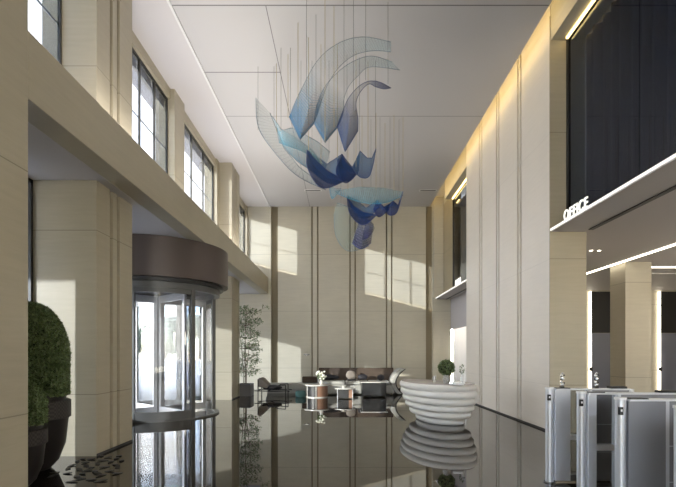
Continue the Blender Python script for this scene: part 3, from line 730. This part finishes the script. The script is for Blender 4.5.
MB().box(-.47, .47, -.33, .33, .50, .53).build('tabletop', M['marble'], t3, bevel=.005)
for sx in (-.4, .4):
    for sy in (-.27, .27): MB().box(sx-.02, sx+.02, sy-.02, sy+.02, 0, .05).build('leg', M['dark'], t3)
o = MB().lathe([(.05, 0), (.06, .02), (.03, .06), (.10, .09), (.095, .095)], n=24).build('pedestal_bowl', M['marble'], smooth=True); o.location = (.05, 15.2, .355)
tag(o, 'small white pedestal bowl on the small dark coffee table', 'bowl')
for i, (dx, w) in enumerate(((.33, .16), (.62, .10))):
    pass
# flowers
fl = thing('flower_vase', (-.72, 15.65, .44), 'vase of white and pale green flowers on the drum table', 'flowers')
MB().lathe([(.04, 0), (.07, .06), (.05, .15), (.06, .17)], n=20).build('vase', M['marble'], fl, smooth=True)
m = MB(); st = MB()
for k in range(30):
    a = random.uniform(0, 2*PI); r = random.uniform(.03, .22); z = random.uniform(.2, .45); c = Vector((r*math.cos(a), r*math.sin(a), z))
    m.blob(c, (.035, .035, .03), 8, 5); st.tube([(0, 0, .14), c], .004, 4)
m.build('blossoms', M['flower'], fl, smooth=True); st.build('stems', M['leaf2'], fl)
m = MB(); leafball(m, (0, 0, .26), (.15, .15, .09), 90, .03); m.build('leaves', M['leaf2'], fl)
o = MB().lathe([(.15, 0), (.18, .04), (.18, .17), (.15, .21)], n=32).build('pouf', M['teal'], smooth=True); o.location = (-1.45, 15.75, 0)
tag(o, 'small round teal pouf left of the drum table', 'stool')
# lounge chair
ch = thing('lounge_chair', (-2.42, 16.0, 0), 'low black framed lounge chair with grey back and black cushion', 'chair')
fr = MB(); r = .018
for s in (-.36, .36):
    fr.tube([(-.50, s, 0), (-.50, s, .62)], r); fr.tube([(.46, s, 0), (.46, s, .42)], r)
    fr.tube([(-.62, s, .22), (-.3, s, .21), (.1, s, .20), (.46, s, .22), (.6, s, .2)], r)
    fr.tube([(.46, s, .42), (.20, s, .40), (-.02, s, .27), (-.2, s, .2)], r)
for x in (-.5, .46): fr.tube([(x, -.36, .22), (x, .36, .22)], r)
fr.build('frame', M['dark'], ch, smooth=True)
MB().prism_axis([(-.53, .36), (-.50, .66), (-.40, .66), (-.14, .40), (-.2, .30)], -.34, .34, 'y').build('backrest', M['cushgrey'], ch, bevel=.03)
MB().blob((-.06, 0, .31), (.36, .30, .09), 20, 10).build('seat_cushion', M['cushdark'], ch, smooth=True)
# low pale bench behind
bn = thing('low_bench', (-1.85, 17.4, 0), 'long low pale grey bench behind the lounge chair', 'bench')
MB().box(-1.05, .95, -.3, .3, .12, .38).build('seat', M['sofa'], bn, bevel=.05, seg=3)
MB().box(-1.0, .9, -.25, .25, 0, .12).build('plinth', M['sofa'], bn)
MB().box(.3, .95, .05, .3, .38, .62).build('backrest', M['sofabrown'], bn, bevel=.04)
# wall sconce near
sc = thing('wall_ornament', (-1.50, 19.07, 1.48), 'small pale floral wall light on the back wall above the low bench', 'wall lamp')
MB().blob((0, 0, 0), (.13, .03, .04), 12, 6).build('shade', M['crystal'], sc, smooth=True); MB().cyl((0, 0), .02, -.06, 0, 12).build('stem', M['steel'], sc)

# ------------------------------------------------------------------ turnstiles
def turnstile(TX, y, label, solid=False, L=1.15, p=.20):
    t = thing('turnstile', (TX, y, 0), label, 'turnstile', None)
    x0 = p if solid else p+.22; z1 = 1.11; r = .045
    MB().cyl((0, 0), r, .012, z1-.02, 28).build('front_post', M['steel'], t, smooth=True)
    MB().cyl((0, 0), r+.006, z1-.02, z1, 28).build('post_cap', M['white'], t, smooth=True)
    rp = MB().box(-.042, -.008, -.058, -.03, z1-.15, z1-.08).build('card_reader', M['black'], t, bevel=.004)
    MB().box(-.033, -.018, -.061, -.058, z1-.12, z1-.10).build('reader_mark', M['white'], rp)
    MB().box(.04, p, -.055, .055, .03, z1-.03).build('front_panel', M['dullsteel'] if solid else M['steel'], t, bevel=.004)
    if not solid:
        MB().box(p+.002, x0, -.006, .006, .10, z1-.03).build('glass_panel', M['smoke'], t)
        MB().box(p+.002, x0, -.045, .045, .50, .555).build('mid_rail', M['steel'], t)
        MB().box(p+.002, x0, -.05, .05, .03, .10).build('bottom_rail', M['framegrey'], t)
    MB().box(x0, x0+.03, -.055, .055, .03, z1-.03).build('frame_post', M['steel'], t)
    MB().box(x0+.03, L-.1, -.05, .05, .03, z1-.03).build('rear_panel', M['dullsteel'], t)
    for z in (.36, .68): MB().box(x0+.03, L-.1, -.052, .052, z, z+.006).build('panel_seam', M['steel'], t)
    MB().cyl((L-.06, 0), r, .012, z1-.02, 24).build('rear_post', M['steel'], t, smooth=True)
    MB().box(.05, L-.08, -.057, .057, z1-.03, z1-.012).build('top_plate', M['steel'], t, bevel=.003)
    MB().box(.06, .22, -.05, .05, z1-.012, z1-.004).build('scanner_glass', M['black'], t)
    MB().box(L-.3, L-.12, -.05, .05, z1-.012, z1+.012).build('rear_reader', M['black'], t)
    # glass wing into the lane
    MB().box(.55, .57, .06, .28, .18, .98).build('wing_gate', M['smoke'], t, bevel=.004)
    MB().cyl((0, 0), r+.02, 0, .012, 24).build('foot', M['framegrey'], t, smooth=True)
    return t
turnstile(2.43, 5.27, 'farthest silver turnstile, carrying two small glass ornaments on its top', L=1.0, p=.22)
turnstile(2.50, 4.70, 'second silver turnstile from the far end, with see-through side and mid rail', L=1.1, p=.13)
turnstile(2.50, 4.04, 'third silver turnstile from the far end, with plain dark grey side panel', True, 1.3, .37)
turnstile(2.56, 3.40, 'nearest silver turnstile, only its rounded front post at the right edge', L=1.2)
for px, lab in ((562, 'small stacked glass ornament on the far turnstile, the left one'), (596, 'small stacked glass ornament on the far turnstile, the right one')):
    X = (px-CX)/F*5.27; t = thing('glass_ornament', (X, 5.27, 1.102), lab, 'ornament', 'glass ornaments on the far turnstile')
    m = MB(); z = .02
    for k, rr in enumerate((.022, .018, .024, .018, .014)): m.blob((0.006*(-1)**k, 0, z+rr*.8), (rr, rr, rr), 12, 8); z += rr*1.7
    m.build('glass_balls', M['crystal'], t, smooth=True); MB().box(-.02, .02, -.02, .02, 0, .02).build('base', M['black'], t)
    for k in range(3): MB().blob((.02*(-1)**k, -.012, .06+.045*k), (.009, .009, .012), 8, 6).build('bead', M['black'], t, smooth=True)

# ------------------------------------------------------------------ outdoors
MB().box(-90, -4.66, -40, 160, -.25, -.02).build('ground', M['asph'], kind=ST)
MB().box(-11.7, -4.66, 0, 22, 4.35, 4.6).build('ceiling_porch', M['concrete'], kind=ST)
o = MB().box(-34, -7.0, 33, 33.4, -.02, 1.15).build('garden_wall', M['wallout']); setorigin(o, (-20, 33.2, -.02)); tag(o, 'low white garden wall outside, seen through the revolving door', 'wall')
def far_tree(x, y, h, r, label):
    t = thing('distant_tree', (x, y, -.02), label, 'tree', 'trees outside beyond the garden wall')
    MB().tube([(0, 0, 0), (.1, 0, h*.5), (0, 0, h*.8)], .22, 8, .08).build('trunk', M['wood'], t, smooth=True)
    m = MB(); q = random.Random(int(x*10+y))
    for k in range(7):
        c = (q.uniform(-.5, .5)*r, q.uniform(-.5, .5)*r, h*.62+q.uniform(-.22, .22)*h); leafball(m, c, (r*.6, r*.6, h*.2), 420, .17, q)
        m.blob(c, (r*.5, r*.5, h*.16), 10, 7)
    m.build('foliage', M['hazy_leaf'], t)
labs = ['bushy distant tree outside beyond the white garden wall']*6
for x, y, h, r in ((-16.5, 42, 5.6, 1.8), (-21, 45, 4.4, 2.0), (-26, 48, 3.6, 2.2), (-13.5, 49, 7.4, 1.7), (-32, 52, 4.0, 2.4), (-19, 60, 7.0, 2.4)):
    far_tree(x, y, h, r, 'bushy grey green tree outside beyond the white garden wall')
# unseen blocks added to keep sun off the rear glazing and near window
MB().box(-38, 40, -34, -32, 0, 14).build('sun_block_street', M['concrete'], kind=ST)
MB().box(-12, -8, -8, 3.4, 4.7, 14).build('sun_block_wing', M['wallout'], kind=ST)

# ------------------------------------------------------------------ light
sun = bpy.data.lights.new('sun', 'SUN'); so = bpy.data.objects.new('sun', sun); COL.objects.link(so)
d = Vector((1.04, 1.0, -.26*1.04)); so.rotation_euler = d.to_track_quat('-Z', 'Y').to_euler(); sun.energy = 12; sun.angle = math.radians(.5); sun.color = (1, .94, .83)
w = bpy.data.worlds.new('World'); S.world = w; w.use_nodes = True; n = w.node_tree.nodes; l = w.node_tree.links
bg = n['Background']; sky = n.new('ShaderNodeTexSky'); sky.sky_type = 'NISHITA'; sky.sun_disc = False; sky.sun_elevation = math.radians(32); sky.sun_rotation = math.radians(225); sky.altitude = 200; sky.air_density = 1.0; sky.dust_density = .6
tc = n.new('ShaderNodeTexCoord'); nt = n.new('ShaderNodeTexNoise'); nt.inputs['Scale'].default_value = 2.2; nt.inputs['Detail'].default_value = 7
l.new(tc.outputs['Generated'], nt.inputs['Vector'])
rp = n.new('ShaderNodeValToRGB'); rp.color_ramp.elements[0].position = .36; rp.color_ramp.elements[1].position = .56; l.new(nt.outputs['Fac'], rp.inputs['Fac'])
mx = n.new('ShaderNodeMix'); mx.data_type = 'RGBA'; l.new(rp.outputs[0], mx.inputs['Factor']); l.new(sky.outputs[0], mx.inputs['A']); mx.inputs['B'].default_value = (2.3, 2.15, 1.98, 1)
l.new(mx.outputs['Result'], bg.inputs['Color']); bg.inputs['Strength'].default_value = 3.4
def area(name, loc, size, e, col=(1, .9, .75), rot=(0, 0, 0)):
    a = bpy.data.lights.new(name, 'AREA'); a.shape = 'RECTANGLE'; a.size, a.size_y = size; a.energy = e; a.color = col
    o = bpy.data.objects.new(name, a); COL.objects.link(o); o.location = loc; o.rotation_euler = rot; return o
fo = area('ledge_side_fill', (-3.16, 10.5, 4.90), (.2, 9), 150, (1, .94, .87), (0, -PI/2-.15, 0))  # added fill light without a fixture, brightens the right wall
area('ledge_up_fill', (-3.30, 11, 4.80), (.2, 13), 110, (1, .95, .93), (PI, 0, 0))  # added fill light without a fixture, lifts the ceiling
for i, (x, y) in enumerate(((9.4, 6.0), (10.5, 9.0), (6.6, 1.5))):  # unseen point lights added to brighten the office side
    a = bpy.data.lights.new('office_fill', 'POINT'); a.energy = 110; a.color = (1, .88, .74); a.shadow_soft_size = .35
    o = bpy.data.objects.new('office_fill', a); COL.objects.link(o); o.location = (x, y, 2.3)
area('passage_fill', (5.0, 16.8, 3.6), (.4, 3), 60, (1, .95, .9))  # unseen light added to whiten the passage walls
# ------------------------------------------------------------------ camera
cam = bpy.data.cameras.new('Camera'); co = bpy.data.objects.new('Camera', cam); COL.objects.link(co); S.camera = co
co.location = (0, 0, H); co.rotation_euler = (PI/2, 0, 0); cam.sensor_width = 36; cam.lens = F/676*36
cam.shift_x = -(CX-338)/676; cam.shift_y = (CY-243.5)/676; cam.clip_start = .05; cam.clip_end = 400
S.view_settings.view_transform = 'Standard'; S.view_settings.look = 'None'; S.view_settings.gamma = 1; S.view_settings.exposure = .30
S.view_settings.use_curve_mapping = False
